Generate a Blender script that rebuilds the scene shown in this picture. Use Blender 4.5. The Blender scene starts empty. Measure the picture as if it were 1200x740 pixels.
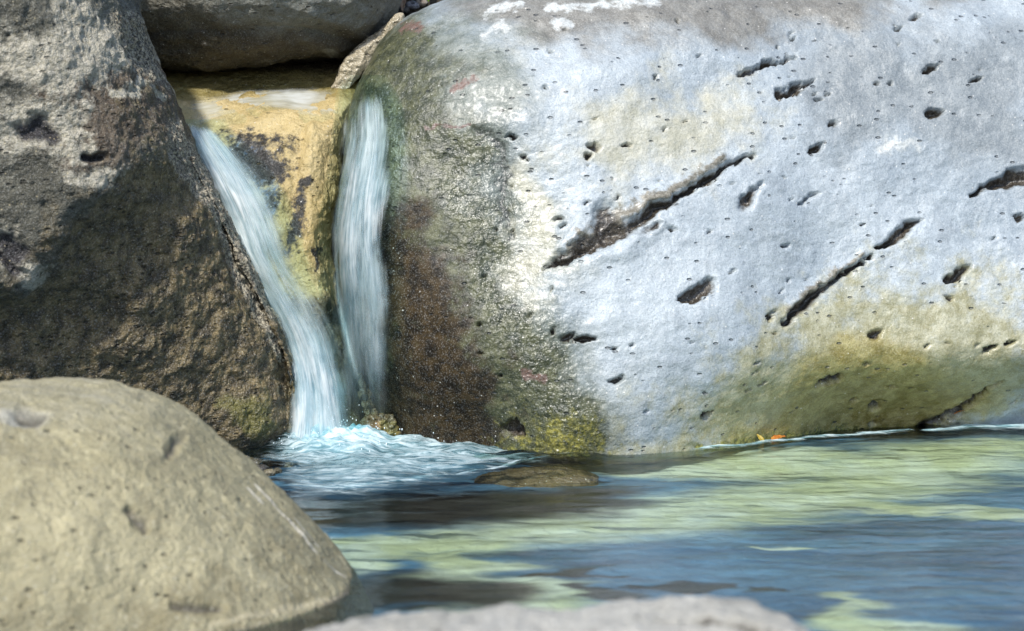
import bpy, math, random
import numpy as np
from mathutils import Vector, Euler
from mathutils.bvhtree import BVHTree

sc = bpy.context.scene
R = math.radians
rng = np.random.default_rng(7)
random.seed(7)

# ------------------------------------------------------------------ camera
CAM_H, PITCH, FPX = 1.4, R(6.29), 2406.0
cam_d = bpy.data.cameras.new('camera')
cam = bpy.data.objects.new('camera', cam_d)
sc.collection.objects.link(cam)
cam.location = (0, 0, CAM_H)
cam.rotation_euler = (R(90) - PITCH, 0, 0)
cam_d.sensor_width = 36
cam_d.lens = 36 * FPX / 1200
cam_d.clip_start, cam_d.clip_end = 0.05, 500
cam_d.dof.use_dof = True
cam_d.dof.focus_distance = 8.1
cam_d.dof.aperture_fstop = 2.1
sc.camera = cam

# ------------------------------------------------------------------ light
SUN_EL, SUN_AZ = R(48), R(203)          # azimuth clockwise from +Y: sun stands behind the camera, to its left
w = bpy.data.worlds.new('World'); sc.world = w; w.use_nodes = True
nt = w.node_tree
sky = nt.nodes.new('ShaderNodeTexSky'); sky.sky_type = 'NISHITA'; sky.sun_disc = False
sky.sun_elevation, sky.sun_rotation = SUN_EL, SUN_AZ
bg = nt.nodes['Background']; bg.inputs['Strength'].default_value = 0.15
nt.links.new(sky.outputs[0], bg.inputs[0])
sd = bpy.data.lights.new('sun', 'SUN'); sd.energy = 3.2; sd.angle = R(2.5); sd.color = (1, .965, .90)
sun = bpy.data.objects.new('sun', sd); sc.collection.objects.link(sun)
S = Vector((math.sin(SUN_AZ) * math.cos(SUN_EL), math.cos(SUN_AZ) * math.cos(SUN_EL), math.sin(SUN_EL)))
sun.rotation_euler = S.to_track_quat('Z', 'Y').to_euler()
sun.location = (-4, -6, 9)
sc.view_settings.view_transform = 'Standard'
sc.view_settings.look = 'None'
sc.view_settings.gamma = 1
sc.view_settings.exposure = 0.52
sc.cycles.max_bounces = 8
sc.cycles.transparent_max_bounces = 16
sc.cycles.use_denoising = True

# ------------------------------------------------------------------ pixel -> world
CP, SP = math.cos(PITCH), math.sin(PITCH)
def ray(px, py):
    a, b = (px - 600) / FPX, (370 - py) / FPX
    return np.array([a, CP + b * SP, -SP + b * CP])
def at(px, py, Y):
    d = ray(px, py); return np.array([0, 0, CAM_H]) + d * (Y / d[1])
def on_level(px, py, z):
    d = ray(px, py); return np.array([0, 0, CAM_H]) + d * ((z - CAM_H) / d[2])

# ------------------------------------------------------------------ noise
_perm = np.random.default_rng(3).permutation(256); _perm = np.concatenate([_perm, _perm, _perm])
_g = np.random.default_rng(4).normal(size=(256, 3)); _g /= np.linalg.norm(_g, axis=1)[:, None]
def perlin(p):
    i = np.floor(p).astype(np.int64); f = p - i; i &= 255
    u = f * f * f * (f * (f * 6 - 15) + 10)
    out = np.zeros(len(p))
    for dx in (0, 1):
        wx = u[:, 0] if dx else 1 - u[:, 0]
        for dy in (0, 1):
            wy = u[:, 1] if dy else 1 - u[:, 1]
            for dz in (0, 1):
                wz = u[:, 2] if dz else 1 - u[:, 2]
                h = _perm[_perm[_perm[(i[:, 0] + dx) & 255] + ((i[:, 1] + dy) & 255)] + ((i[:, 2] + dz) & 255)]
                g = _g[h]
                out += wx * wy * wz * (g[:, 0] * (f[:, 0] - dx) + g[:, 1] * (f[:, 1] - dy) + g[:, 2] * (f[:, 2] - dz))
    return out * 1.5
def fbm(p, scale, octs=4, seed=0, gain=.5, ridged=False):
    s = np.asarray(scale, float) * np.ones(3); out = np.zeros(len(p)); a = 1.0
    q = p * s + seed * 17.31
    for o in range(octs):
        n = perlin(q)
        out += a * ((1 - 2 * np.abs(n)) if ridged else n)
        a *= gain; q = q * 2.03 + 5.7
    return out
def smooth(a, b, x):
    t = np.clip((x - a) / (b - a), 0, 1); return t * t * (3 - 2 * t)

# 2-D masks, metres in the plane they are given in
def stroke(P, pts, wid, pw=1.0):
    """1 on the line, 0 at its width; pts (n,2), wid (n,)"""
    m = np.zeros(len(P)); pts = np.asarray(pts); wid = np.asarray(wid)
    lo, hi = pts.min(0) - wid.max(), pts.max(0) + wid.max()
    k = np.where(((P > lo) & (P < hi)).all(1))[0]
    if not len(k): return m
    q = P[k]; best = np.zeros(len(k))
    for i in range(len(pts) - 1):
        a, b = pts[i], pts[i + 1]; ab = b - a
        t = np.clip(((q - a) @ ab) / (ab @ ab + 1e-12), 0, 1)
        d = np.linalg.norm(q - a - t[:, None] * ab, axis=1)
        ww = wid[i] + t * (wid[i + 1] - wid[i])
        best = np.maximum(best, np.clip(1 - d / np.maximum(ww, 1e-5), 0, 1) ** pw)
    m[k] = best
    return m
def poly_sd(P, pts):
    """signed distance to polygon, positive inside"""
    pts = np.asarray(pts); d = np.full(len(P), 1e9); ins = np.zeros(len(P), bool)
    for i in range(len(pts)):
        a, b = pts[i], pts[(i + 1) % len(pts)]; ab = b - a
        t = np.clip(((P - a) @ ab) / (ab @ ab + 1e-12), 0, 1)
        d = np.minimum(d, np.linalg.norm(P - a - t[:, None] * ab, axis=1))
        if abs(ab[1]) > 1e-9:
            c = ((a[1] > P[:, 1]) != (b[1] > P[:, 1])) & (P[:, 0] < (b[0] - a[0]) * (P[:, 1] - a[1]) / (b[1] - a[1]) + a[0])
            ins ^= c
    return np.where(ins, d, -d)
def ellipse(P, c, a, b, ang):
    """1 in the middle, 0 at the rim"""
    q = P - c; ca, sa = math.cos(ang), math.sin(ang)
    x, y = q[:, 0] * ca + q[:, 1] * sa, -q[:, 0] * sa + q[:, 1] * ca
    return np.clip(1 - (x / a) ** 2 - (y / b) ** 2, 0, 1)

# ------------------------------------------------------------------ mesh helpers
def mesh_from(name, V, F, attrs=None, uv=None, mat=None, origin=None, smooth_=True):
    V = np.asarray(V, np.float64); F = np.asarray(F, np.int32)
    o0 = np.zeros(3) if origin is None else np.asarray(origin, float)
    me = bpy.data.meshes.new(name); n = F.shape[1]
    me.vertices.add(len(V)); me.vertices.foreach_set('co', (V - o0).astype(np.float32).ravel())
    me.loops.add(F.size); me.loops.foreach_set('vertex_index', F.ravel())
    me.polygons.add(len(F)); me.polygons.foreach_set('loop_start', np.arange(0, F.size, n, dtype=np.int32))
    me.polygons.foreach_set('use_smooth', np.full(len(F), smooth_))
    me.update(calc_edges=True)
    for k, v in (attrs or {}).items():
        a = me.attributes.new(k, 'FLOAT', 'POINT'); a.data.foreach_set('value', np.asarray(v, np.float32))
    if uv is not None:
        l = me.uv_layers.new(name='UVMap'); l.data.foreach_set('uv', np.asarray(uv, np.float32)[F.ravel()].ravel())
    if mat: me.materials.append(mat)
    ob = bpy.data.objects.new(name, me); sc.collection.objects.link(ob); ob.location = o0
    return ob
def tag(o, label=None, cat=None, group=None, kind=None):
    if label: o['label'] = label
    if cat: o['category'] = cat
    if group: o['group'] = group
    if kind: o['kind'] = kind
    return o
def cube_sphere(N):
    r = np.arange(N + 1); A, B = [a.ravel() for a in np.meshgrid(r, r, indexing='ij')]
    ids, faces = [], []
    enc = lambda x, y, z: (x * (N + 1) + y) * (N + 1) + z
    z0, z1 = np.zeros_like(A), np.full_like(A, N)
    g = np.arange((N + 1) ** 2).reshape(N + 1, N + 1)
    q = np.stack([g[:-1, :-1], g[1:, :-1], g[1:, 1:], g[:-1, 1:]], -1).reshape(-1, 4)
    for e, flip in ((enc(z0, A, B), 1), (enc(z1, A, B), 0), (enc(A, z0, B), 0), (enc(A, z1, B), 1), (enc(A, B, z0), 1), (enc(A, B, z1), 0)):
        f = e[q]; faces.append(f[:, ::-1] if flip else f)
    allf = np.concatenate(faces); u, inv = np.unique(allf, return_inverse=True)
    x, y, z = u // (N + 1) ** 2, (u // (N + 1)) % (N + 1), u % (N + 1)
    c = np.tan((np.stack([x, y, z], 1) / N * 2 - 1) * math.pi / 4)
    return c / np.linalg.norm(c, axis=1)[:, None], inv.reshape(-1, 4)
def normals(V, F):
    n = np.cross(V[F[:, 2]] - V[F[:, 0]], V[F[:, 3]] - V[F[:, 1]]); out = np.zeros_like(V)
    for k in range(4):
        for c in range(3): out[:, c] += np.bincount(F[:, k], n[:, c], len(V))
    return out / (np.linalg.norm(out, axis=1)[:, None] + 1e-12)

class Stone:
    """A closed boulder: an outline on a tilted plane, swelling towards and away from the camera."""
    def __init__(s, outline, centre, Yc, k=0, m=0, Tf=.5, Tb=.6, p=2.4, soft=8, form=None):
        s.Yc, s.k, s.m, s.p, s.Tf, s.Tb, s.form = Yc, k, m, p, Tf, Tb, form
        s.c = at(*centre, Yc)
        pts = np.array([s.plane_hit(*q) for q in outline])[:, [0, 2]] - s.c[[0, 2]]
        th = np.arctan2(pts[:, 1], pts[:, 0]); o = np.argsort(th)
        th, rr = th[o], np.hypot(pts[o, 0], pts[o, 1])
        # resample polygon edges densely
        P2 = pts[o]; nxt = np.roll(P2, -1, 0); tt = np.linspace(0, 1, 60, endpoint=False)
        D = (P2[:, None] * (1 - tt)[None, :, None] + nxt[:, None] * tt[None, :, None]).reshape(-1, 2)
        a = np.arctan2(D[:, 1], D[:, 0]); o = np.argsort(a); a, r = a[o], np.hypot(D[o, 0], D[o, 1])
        s.ta = np.linspace(-math.pi, math.pi, 1440, endpoint=False)
        Rr = np.interp(s.ta, np.r_[a - 2 * math.pi, a, a + 2 * math.pi], np.r_[r, r, r])
        kk = np.exp(-.5 * (np.arange(-40, 41) / soft) ** 2); kk /= kk.sum()
        s.R = np.convolve(np.r_[Rr[-40:], Rr, Rr[:40]], kk, 'valid')
        s.ax = np.array([np.abs(pts[:, 0]).max(), Tf, np.abs(pts[:, 1]).max()])
        s.bvh = None
    def plane_hit(s, px, py):
        d = ray(px, py); o = np.array([0, 0, CAM_H])
        n = np.array([-s.m, 1, -s.k]); return o + d * ((n @ (s.c - o)) / (n @ d))
    def base(s, N, warp=.45):
        D, F = cube_sphere(N); D = D + np.array([0, -warp, 0]); D *= s.ax
        th = np.arctan2(D[:, 2], D[:, 0]); rho = np.hypot(D[:, 0], D[:, 2])
        Rt = np.interp(th, np.r_[s.ta, math.pi], np.r_[s.R, s.R[0]])
        T = np.where(D[:, 1] < 0, s.Tf, s.Tb)
        r = ((rho / Rt) ** s.p + (np.abs(D[:, 1]) / T) ** s.p) ** (-1 / s.p)
        L = D * r[:, None]
        V = L + s.c; V[:, 1] += s.k * L[:, 2] + s.m * L[:, 0]
        front = smooth(.05, -.15, L[:, 1] / s.Tf)
        if s.form: V = s.form(s, V, front)
        return V, F, front
    def face(s, pts, full=False):
        """picture points -> (X, Z) of the spot they hit on the stone's front"""
        if s.bvh is None:
            V, F, _ = s.base(64); s.bvh = BVHTree.FromPolygons(V.tolist(), F.tolist())
        out = []
        for px, py in pts:
            d = Vector(ray(px, py)).normalized(); h = s.bvh.ray_cast(Vector((0, 0, CAM_H)), d)[0]
            if h is None: h = Vector(s.plane_hit(px, py))
            out.append((h[0], h[1], h[2]) if full else (h[0], h[2]))
        return np.array(out)
    def px(s): return s.Yc / FPX            # metres per picture pixel on this stone

# ------------------------------------------------------------------ node helper
class N:
    def __init__(s, name):
        s.m = bpy.data.materials.new(name); s.m.use_nodes = True; s.t = s.m.node_tree; s.t.nodes.clear()
        s.out = s.n('ShaderNodeOutputMaterial'); s.tc = None
    def n(s, ty, **kw):
        x = s.t.nodes.new(ty)
        for k, v in kw.items(): setattr(x, k, v)
        return x
    def l(s, a, b): s.t.links.new(a, b)
    def inp(s, sock, v):
        if isinstance(v, bpy.types.NodeSocket): s.l(v, sock)
        elif v is not None: sock.default_value = v
    def obj(s):
        if s.tc is None: s.tc = s.n('ShaderNodeTexCoord').outputs['Object']
        return s.tc
    def attr(s, name): return s.n('ShaderNodeAttribute', attribute_name=name).outputs['Fac']
    def map(s, v, scale=(1, 1, 1), loc=(0, 0, 0), rot=(0, 0, 0)):
        x = s.n('ShaderNodeMapping'); s.inp(x.inputs[0], v); x.inputs['Scale'].default_value = scale
        x.inputs['Location'].default_value = loc; x.inputs['Rotation'].default_value = rot; return x.outputs[0]
    def noise(s, scale, detail=4, rough=.55, v=None, dist=0):
        x = s.n('ShaderNodeTexNoise'); s.inp(x.inputs['Vector'], v or s.obj())
        x.inputs['Scale'].default_value = scale; x.inputs['Detail'].default_value = detail
        x.inputs['Roughness'].default_value = rough; x.inputs['Distortion'].default_value = dist; return x.outputs[0]
    def voro(s, scale, v=None, feature='F1', out='Distance'):
        x = s.n('ShaderNodeTexVoronoi', feature=feature); s.inp(x.inputs['Vector'], v or s.obj())
        x.inputs['Scale'].default_value = scale; return x.outputs[out]
    def math(s, op, a, b=None, c=None, clamp=False):
        x = s.n('ShaderNodeMath', operation=op, use_clamp=clamp)
        for i, v in enumerate((a, b, c)): s.inp(x.inputs[i], v)
        return x.outputs[0]
    def rng(s, v, a, b, c=0., d=1., smooth=True):
        x = s.n('ShaderNodeMapRange', interpolation_type='SMOOTHSTEP' if smooth else 'LINEAR')
        s.inp(x.inputs[0], v); x.inputs[1].default_value = a; x.inputs[2].default_value = b
        x.inputs[3].default_value = c; x.inputs[4].default_value = d; return x.outputs[0]
    def mix(s, f, a, b, mode='MIX'):
        x = s.n('ShaderNodeMix', data_type='RGBA', blend_type=mode); s.inp(x.inputs[0], f)
        for i, v in ((6, a), (7, b)):
            s.inp(x.inputs[i], v if isinstance(v, bpy.types.NodeSocket) else (*v, 1)[:4])
        return x.outputs[2]
    def fmix(s, f, a, b):
        x = s.n('ShaderNodeMix', data_type='FLOAT'); s.inp(x.inputs[0], f); s.inp(x.inputs[2], a); s.inp(x.inputs[3], b); return x.outputs[0]
    def bump(s, h, dist, strength=1, nrm=None):
        x = s.n('ShaderNodeBump'); s.inp(x.inputs['Height'], h); x.inputs['Distance'].default_value = dist
        s.inp(x.inputs['Strength'], strength)
        if nrm: s.l(nrm, x.inputs['Normal'])
        return x.outputs[0]
    def principled(s, col, rough, nrm=None, **kw):
        b = s.n('ShaderNodeBsdfPrincipled'); s.inp(b.inputs['Base Color'], col if isinstance(col, bpy.types.NodeSocket) else (*col, 1))
        s.inp(b.inputs['Roughness'], rough)
        if nrm: s.l(nrm, b.inputs['Normal'])
        for k, v in kw.items(): s.inp(b.inputs[k.replace('_', ' ')], v)
        return b.outputs[0]

def rock_material(name, c_lo, c_hi, layers, rough=.5, wet_rough=.2, grain=1.0, fleck=(.75, .72, .65), fleck_amt=.5,
                  pit_amt=.5, big=1.6, spec=.5, wet_dark=.0, mottle=.5, dry_bump=1.0, coat=0.0):
    """layers: (attribute, colour, colour2, edge noise amount, edge noise scale)"""
    m = N(name); nz = m.noise
    col = m.mix(m.rng(nz(big, 5, .6), .3, .7), c_lo, c_hi)
    mid = tuple((a + b) / 2 for a, b in zip(c_lo, c_hi))
    n1 = nz(9, 6, .7)
    col = m.mix(m.math('MULTIPLY', m.rng(n1, .45, .75), mottle), col, tuple(c * .62 for c in mid))
    col = m.mix(m.math('MULTIPLY', m.rng(nz(23, 5, .7, dist=.6), .5, .78), mottle), col, tuple(min(1, c * 1.5) for c in c_hi))
    for at_, ca, cb, amp, s_ in layers:
        a = m.attr(at_)
        e = nz(s_, 6, .68)
        f = m.rng(m.math('ADD', a, m.math('MULTIPLY', m.math('SUBTRACT', e, .5), amp)), .18, .82) if amp else a
        if amp: f = m.math('MULTIPLY', f, m.rng(a, .0, .12))
        col = m.mix(f, col, m.mix(m.rng(nz(s_ * 2.3, 5, .7), .38, .64), ca, cb))
    # grain: fine light and dark mineral grains, some large flecks
    fine = nz(170, 3, .7)
    col = m.mix(m.math('MULTIPLY', m.rng(fine, .5, .72), .35 * grain), col, m.mix(.55, col, (.75, .75, .72)))
    col = m.mix(m.math('MULTIPLY', m.rng(fine, .5, .3), .45 * grain), col, m.mix(.75, col, (.02, .02, .02)))
    vd = m.n('ShaderNodeTexVoronoi'); m.inp(vd.inputs[0], m.obj()); vd.inputs['Scale'].default_value = 75
    sep = m.n('ShaderNodeSeparateColor'); m.l(vd.outputs['Color'], sep.inputs[0])
    fl = m.math('MULTIPLY', m.rng(vd.outputs['Distance'], .3, .12), m.rng(sep.outputs[0], 1 - .22 * fleck_amt - .02, 1 - .22 * fleck_amt))
    col = m.mix(m.math('MULTIPLY', fl, .75), col, fleck)
    vp = m.n('ShaderNodeTexVoronoi'); m.inp(vp.inputs[0], m.map(m.obj(), (.6, 1, 1.35), (3.3, 1.7, 9), (0, R(-28), 0))); vp.inputs['Scale'].default_value = 46
    sp = m.n('ShaderNodeSeparateColor'); m.l(vp.outputs['Color'], sp.inputs[0])
    pit = m.math('MULTIPLY', m.rng(vp.outputs['Distance'], .36, .14), m.rng(sp.outputs[1], 1 - .3 * pit_amt - .03, 1 - .3 * pit_amt))
    col = m.mix(m.math('MULTIPLY', pit, .6), col, tuple(c * .25 for c in c_lo))
    wet = m.attr('wet')
    if wet_dark: col = m.mix(m.math('MULTIPLY', wet, wet_dark), col, m.mix(1, col, (.35, .35, .33), 'MULTIPLY'))
    rg = m.fmix(wet, m.math('ADD', m.math('MULTIPLY', m.math('SUBTRACT', nz(30, 4, .6), .5), .35), rough),
                m.math('ADD', m.math('MULTIPLY', m.math('SUBTRACT', nz(60, 4, .6), .5), .25), wet_rough))
    rg = m.math('ADD', rg, m.math('MULTIPLY', m.attr('matt'), .3))
    dry = m.math('SUBTRACT', 1.0, m.math('MULTIPLY', wet, .85))
    h = m.math('ADD', m.math('MULTIPLY', nz(36, 2, .5), .8 * min(1, dry_bump * 1.3)), m.math('MULTIPLY', m.math('MULTIPLY', nz(88, 4, .65), dry), .8 * dry_bump))
    h = m.math('ADD', h, m.math('MULTIPLY', m.math('MULTIPLY', nz(64, 2, .5), wet), .75))
    h = m.math('ADD', h, m.math('MULTIPLY', pit, -.8))
    nrm = m.bump(h, .016 * grain)
    b = m.principled(col, rg, nrm); m.l(b, m.out.inputs[0])
    m.inp(b.node.inputs['Specular IOR Level'], m.math('MULTIPLY', m.math('SUBTRACT', 1.0, m.math('MULTIPLY', m.attr('matt'), .8)), spec)); m.inp(b.node.inputs['Coat Weight'], m.math('MULTIPLY', m.attr('sheen'), coat) if coat else 0.0); b.node.inputs['Coat Roughness'].default_value = .24
    return m.m

def facet_noise(V, scale, seed, amp):
    """broad, slightly angular lumps"""
    n = fbm(V, scale, 3, seed); return amp * np.tanh(1.6 * n)

def zero(V): return np.zeros(len(V))

# =================================================================== RIVERBED and BANK (one sheet)
def lines(fine_lo, fine_hi, step, far_lo, far_hi):
    a = np.arange(fine_lo, fine_hi + 1e-6, step)
    left, right = [], []
    x, d = fine_lo, step
    while x > far_lo: d = min(d * 1.25, 12); x -= d; left.append(x)
    x, d = fine_hi, step
    while x < far_hi: d = min(d * 1.25, 12); x += d; right.append(x)
    return np.r_[left[::-1], a, right]
def grid_faces(nx, ny):
    g = np.arange(nx * ny).reshape(nx, ny)
    return np.stack([g[:-1, :-1], g[1:, :-1], g[1:, 1:], g[:-1, 1:]], -1).reshape(-1, 4)

gx, gy = lines(-2.2, 2.6, .016, -160, 160), lines(4.2, 8.8, .016, -120, 220)
X, Y = np.meshgrid(gx, gy, indexing='ij'); X, Y = X.ravel(), Y.ravel()
P3 = np.stack([X, Y, np.zeros_like(X)], 1)
n_lo = fbm(P3, .35, 4, 2); n_md = fbm(P3, 2.2, 4, 5); n_hi = fbm(P3, 9, 4, 6)
n_st = fbm(P3, (1.3, 4.5, 1), 4, 7); n_st2 = fbm(P3, (5, 16, 1), 4, 8)
bank_y = smooth(8.9, 9.6, Y - .15 * n_md) * 2.05 + smooth(9.6, 22, Y) * 6 + smooth(22, 120, Y) * 8
bank_l = smooth(-3.0, -6.5, X) * 1.6 + smooth(-6.5, -40, X) * 9
bank_r = smooth(4.2, 7.5, X) * 1.5 + smooth(7.5, 45, X) * 9
bank_n = smooth(1.5, -1.5, Y) * .55 + smooth(-4, -60, Y) * 6
Z = np.minimum(-.10 + .018 * n_lo + .012 * n_md + .006 * n_hi - .35 * smooth(4.6, 3.0, Y) * smooth(-1.5, 2.5, Y) + .075 * smooth(7.7, 8.15, Y) * smooth(-.7, .1, X), -.022) + np.maximum.reduce([bank_y, bank_l, bank_r, bank_n])
Z += (np.abs(X) > 8) * .4 * n_lo
B2 = np.stack([X, Y], 1)
def bed(pts): return np.array([on_level(px, py, -.10)[:2] for px, py in pts])
def bed_stroke(pts, wid):
    q = bed([(a, b) for a, b in pts]); jit = np.stack([.2 * n_st, .10 * n_st + .05 * n_st2], 1)
    ws = np.array([abs(on_level(a, b - w_, -.1)[1] - on_level(a, b + w_, -.1)[1]) / 2 for (a, b), w_ in zip(pts, wid)])
    return stroke(B2 + jit, q, ws * 1.25)
sand = zero(X)
for pts, wd in (
    ([(395, 652), (480, 640), (600, 628), (700, 612), (800, 602), (900, 590), (1000, 572), (1100, 552), (1210, 540)], [14, 18, 22, 26, 28, 26, 24, 22, 16]),
    ([(660, 548), (740, 550), (850, 556), (960, 560), (1080, 556)], [6, 12, 14, 14, 10]),
    ([(985, 588), (1080, 594), (1210, 602)], [8, 9, 9]),
    ([(540, 650), (580, 680), (620, 704), (590, 740)], [10, 22, 26, 20]),
    ([(1000, 700), (1040, 730), (1050, 760)], [10, 22, 20]),
    ([(900, 640), (960, 636)], [4, 5]), ([(400, 640), (430, 665)], [12, 10])):
    sand = np.maximum(sand, bed_stroke(pts, wd))
dark = zero(X)  # dark reflections and ripple marks of the water, painted into the bed colour
for pts, wd in (([(430, 700), (500, 690), (550, 697)], [20, 26, 20]), ([(360, 606), (520, 598), (680, 590)], [24, 28, 20]),
                ([(745, 690), (800, 684), (850, 688)], [3, 5, 3]), ([(880, 690), (930, 686)], [4, 3]), ([(640, 672), (720, 668), (760, 672)], [3, 6, 3]), ([(1040, 530), (1110, 520), (1180, 520)], [6, 10, 6]), ([(1000, 520), (1080, 518), (1130, 522)], [8, 12, 6]), ([(660, 690), (720, 700)], [5, 7])):
    dark = np.maximum(dark, bed_stroke(pts, wd))
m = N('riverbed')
col = m.mix(m.rng(m.noise(1, 5, .6, m.map(m.obj(), (.9, 3.2, 1))), .38, .64), (.03, .12, .25), (.14, .31, .50))  # blue of the water and its sky reflection put into the bed colour
peb = m.n('ShaderNodeTexVoronoi'); m.inp(peb.inputs[0], m.obj()); peb.inputs['Scale'].default_value = 16
col = m.mix(m.math('MULTIPLY', m.rng(peb.outputs['Distance'], .2, .7), .14), col, (.05, .06, .06))
sf = m.rng(m.math('ADD', m.attr('sand'), m.math('MULTIPLY', m.math('SUBTRACT', m.noise(1, 6, .6, m.map(m.obj(), (3, 11, 4))), .5), .85)), .10, .80)
col = m.mix(sf, col, m.mix(m.rng(m.noise(3, 4), .4, .65), (.72, .72, .44), (.86, .87, .70)))
col = m.mix(m.rng(m.attr('painted_reflection'), .1, .7), col, (.022, .018, .014))
sepz = m.n('ShaderNodeSeparateXYZ'); m.l(m.obj(), sepz.inputs[0])
soil = m.mix(m.rng(m.noise(14, 6, .7), .4, .65), (.03, .022, .014), (.10, .075, .045))
soil = m.mix(m.rng(m.noise(3, 4, .6), .5, .6), soil, (.03, .05, .014))
col = m.mix(m.rng(sepz.outputs[2], .02, .35), col, soil)
bn = m.bump(m.math('ADD', m.noise(30, 6, .7), m.math('MULTIPLY', peb.outputs['Distance'], -.6)), .02)
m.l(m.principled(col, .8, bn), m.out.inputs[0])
ground = mesh_from('riverbed', np.stack([X, Y, Z], 1), grid_faces(len(gx), len(gy)), {'sand': sand, 'painted_reflection': dark}, mat=m.m)
tag(ground, kind='structure')

# =================================================================== POOL WATER
wx, wy = lines(-2.2, 2.6, .012, -9, 10), lines(4.2, 8.9, .012, -6, 10.2)
X, Y = np.meshgrid(wx, wy, indexing='ij'); X, Y = X.ravel(), Y.ravel()
P3 = np.stack([X, Y, np.zeros_like(X)], 1); B2 = P3[:, :2]
fall_c = on_level(392, 522, 0)[:2]
d_f = np.linalg.norm((B2 - fall_c) * [.8, 1.0], axis=1)
mound = on_level(628, 540, 0)[:2]
near = np.exp(-(d_f / .55) ** 2); mid_ = np.exp(-(d_f / 1.2) ** 2)
Zw = .0035 * fbm(P3, (2.2, 5.5, 1), 4, 11) * (1 + .6 * mid_) + .030 * near * fbm(P3, (6, 9, 1), 4, 12) + .035 * np.exp(-(d_f / .28) ** 2)
Zw += .012 * mid_ * fbm(P3, (3, 7, 1), 3, 13)
Zw += .005 * np.exp(-(d_f / 2.0) ** 2) * np.sin(d_f * 34 + 3 * fbm(P3, 1.6, 2, 14)) * .5
Zw += np.exp(-(((B2 - mound) / [.22, .14]) ** 2).sum(1)) * (.022 + .022 * fbm(P3, (5, 10, 1), 4, 15))
def water_z(B):                                        # height of the pool at any point
    q = np.c_[B, np.zeros(len(B))]; d = np.linalg.norm((B - fall_c) * [.8, 1.0], axis=1)
    nr, md = np.exp(-(d / .55) ** 2), np.exp(-(d / 1.2) ** 2)
    return .0035 * fbm(q, (2.2, 5.5, 1), 4, 11) * (1 + .6 * md) + .030 * nr * fbm(q, (6, 9, 1), 4, 12) + .035 * np.exp(-(d / .28) ** 2) \
        + .012 * md * fbm(q, (3, 7, 1), 3, 13) + .005 * np.exp(-(d / 2.0) ** 2) * np.sin(d * 34 + 3 * fbm(q, 1.6, 2, 14)) * .5
m = N('pool_water')
h = m.math('ADD', m.noise(1.0, 5, .55, m.map(m.obj(), (1.6, 6.5, 5))), m.math('MULTIPLY', m.noise(1.0, 3, .5, m.map(m.obj(), (9, 42, 20))), .06))
nb = m.bump(h, .014)
fr = m.n('ShaderNodeFresnel'); fr.inputs[0].default_value = 1.38; m.l(nb, fr.inputs[1])
gl = m.n('ShaderNodeBsdfGlossy'); gl.inputs['Roughness'].default_value = .13; m.l(nb, gl.inputs['Normal'])
tr = m.n('ShaderNodeBsdfTransparent'); tr.inputs[0].default_value = (.80, .90, .88, 1)
mx = m.n('ShaderNodeMixShader'); m.l(fr.outputs[0], mx.inputs[0]); m.l(tr.outputs[0], mx.inputs[1]); m.l(gl.outputs[0], mx.inputs[2])
m.l(mx.outputs[0], m.out.inputs[0])
water = mesh_from('water', np.stack([X, Y, Zw], 1), grid_faces(len(wx), len(wy)), mat=m.m)
tag(water, kind='structure')

# =================================================================== LARGE GREY BOULDER
def big_form(s, V, front):
    u = V[:, 0]; z = V[:, 2]
    V = V.copy()
    # left flank turns away, the foot on the right is undercut
    V[:, 1] += front * (.42 * smooth(.40, -.05, z) * smooth(.5, 1.7, u) + .14 * smooth(.0, -.07, z) + .20 * smooth(.42, -.05, z) * smooth(.25, -.15, u) + facet_noise(V, .55, 3, .10))
    V[:, 1] -= front * .10 * np.exp(-((u - .55) / .5) ** 2 - ((z - .55) / .5) ** 2)
    return V
big = Stone([(520, -2), (470, 22), (436, 62), (418, 105), (404, 180), (398, 260), (405, 340), (425, 420), (440, 500), (450, 600), (520, 720),
             (800, 760), (1200, 760), (1550, 700), (1680, 450), (1640, 150), (1450, -10), (1200, -55), (900, -50), (700, -35), (600, -20)],
            (960, 270), 9.0, k=.30, m=.20, Tf=.85, Tb=1.0, p=2.7, soft=7, form=big_form)
V, F, front = big.base(330, .5)
nrm = normals(V, F)
P = V[:, [0, 2]].copy(); u = big.px()
P += np.stack([fbm(V, 14, 5, 31, .68), fbm(V, 14, 5, 32, .68)], 1) * .014
crack = zero(V); chip = .55 + .9 * np.clip(fbm(V, 9, 3, 33) + .35, 0, 1)
def cr(pts, wid, depth=1.0, pw=.8):
    global crack
    crack = np.maximum(crack, np.clip(depth * chip, 0, 1.1) * stroke(P, big.face(pts), np.array(wid) * u, pw))
def pit(c, a, b, ang, depth=.9):
    global crack
    crack = np.maximum(crack, depth * ellipse(P, big.face([c])[0], a * u, b * u, R(ang)) ** .7)
cr([(636, 316), (665, 302), (690, 290), (712, 272), (740, 266), (770, 245), (800, 227), (835, 206), (850, 195), (868, 186), (884, 178)], [2, 5, 9, 15, 11, 6, 4, 5, 3.5, 2.5, 1.5])
cr([(655, 300), (690, 282), (712, 256)], [3, 7, 20], .6)
cr([(752, 272), (770, 262)], [8, 3], .5)
cr([(920, 379), (938, 362), (962, 340), (990, 322), (1020, 301)], [3, 8, 5, 4, 1.5])
cr([(1028, 291), (1050, 279), (1062, 266), (1080, 256)], [3, 7, 8, 2])
cr([(1138, 230), (1160, 219), (1185, 209), (1230, 198)], [2, 6, 10, 11])
cr([(866, 88), (895, 76), (934, 65)], [3, 4, 1.5]); cr([(914, 111), (936, 101), (954, 94)], [6, 5, 2])
cr([(1080, 502), (1110, 489), (1142, 468), (1174, 446)], [12, 8, 5, 1.5], .9)
cr([(875, 240), (882, 226), (893, 215)], [9, 5, 2], .8); cr([(938, 238), (960, 226)], [3, 3], .6)
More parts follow.
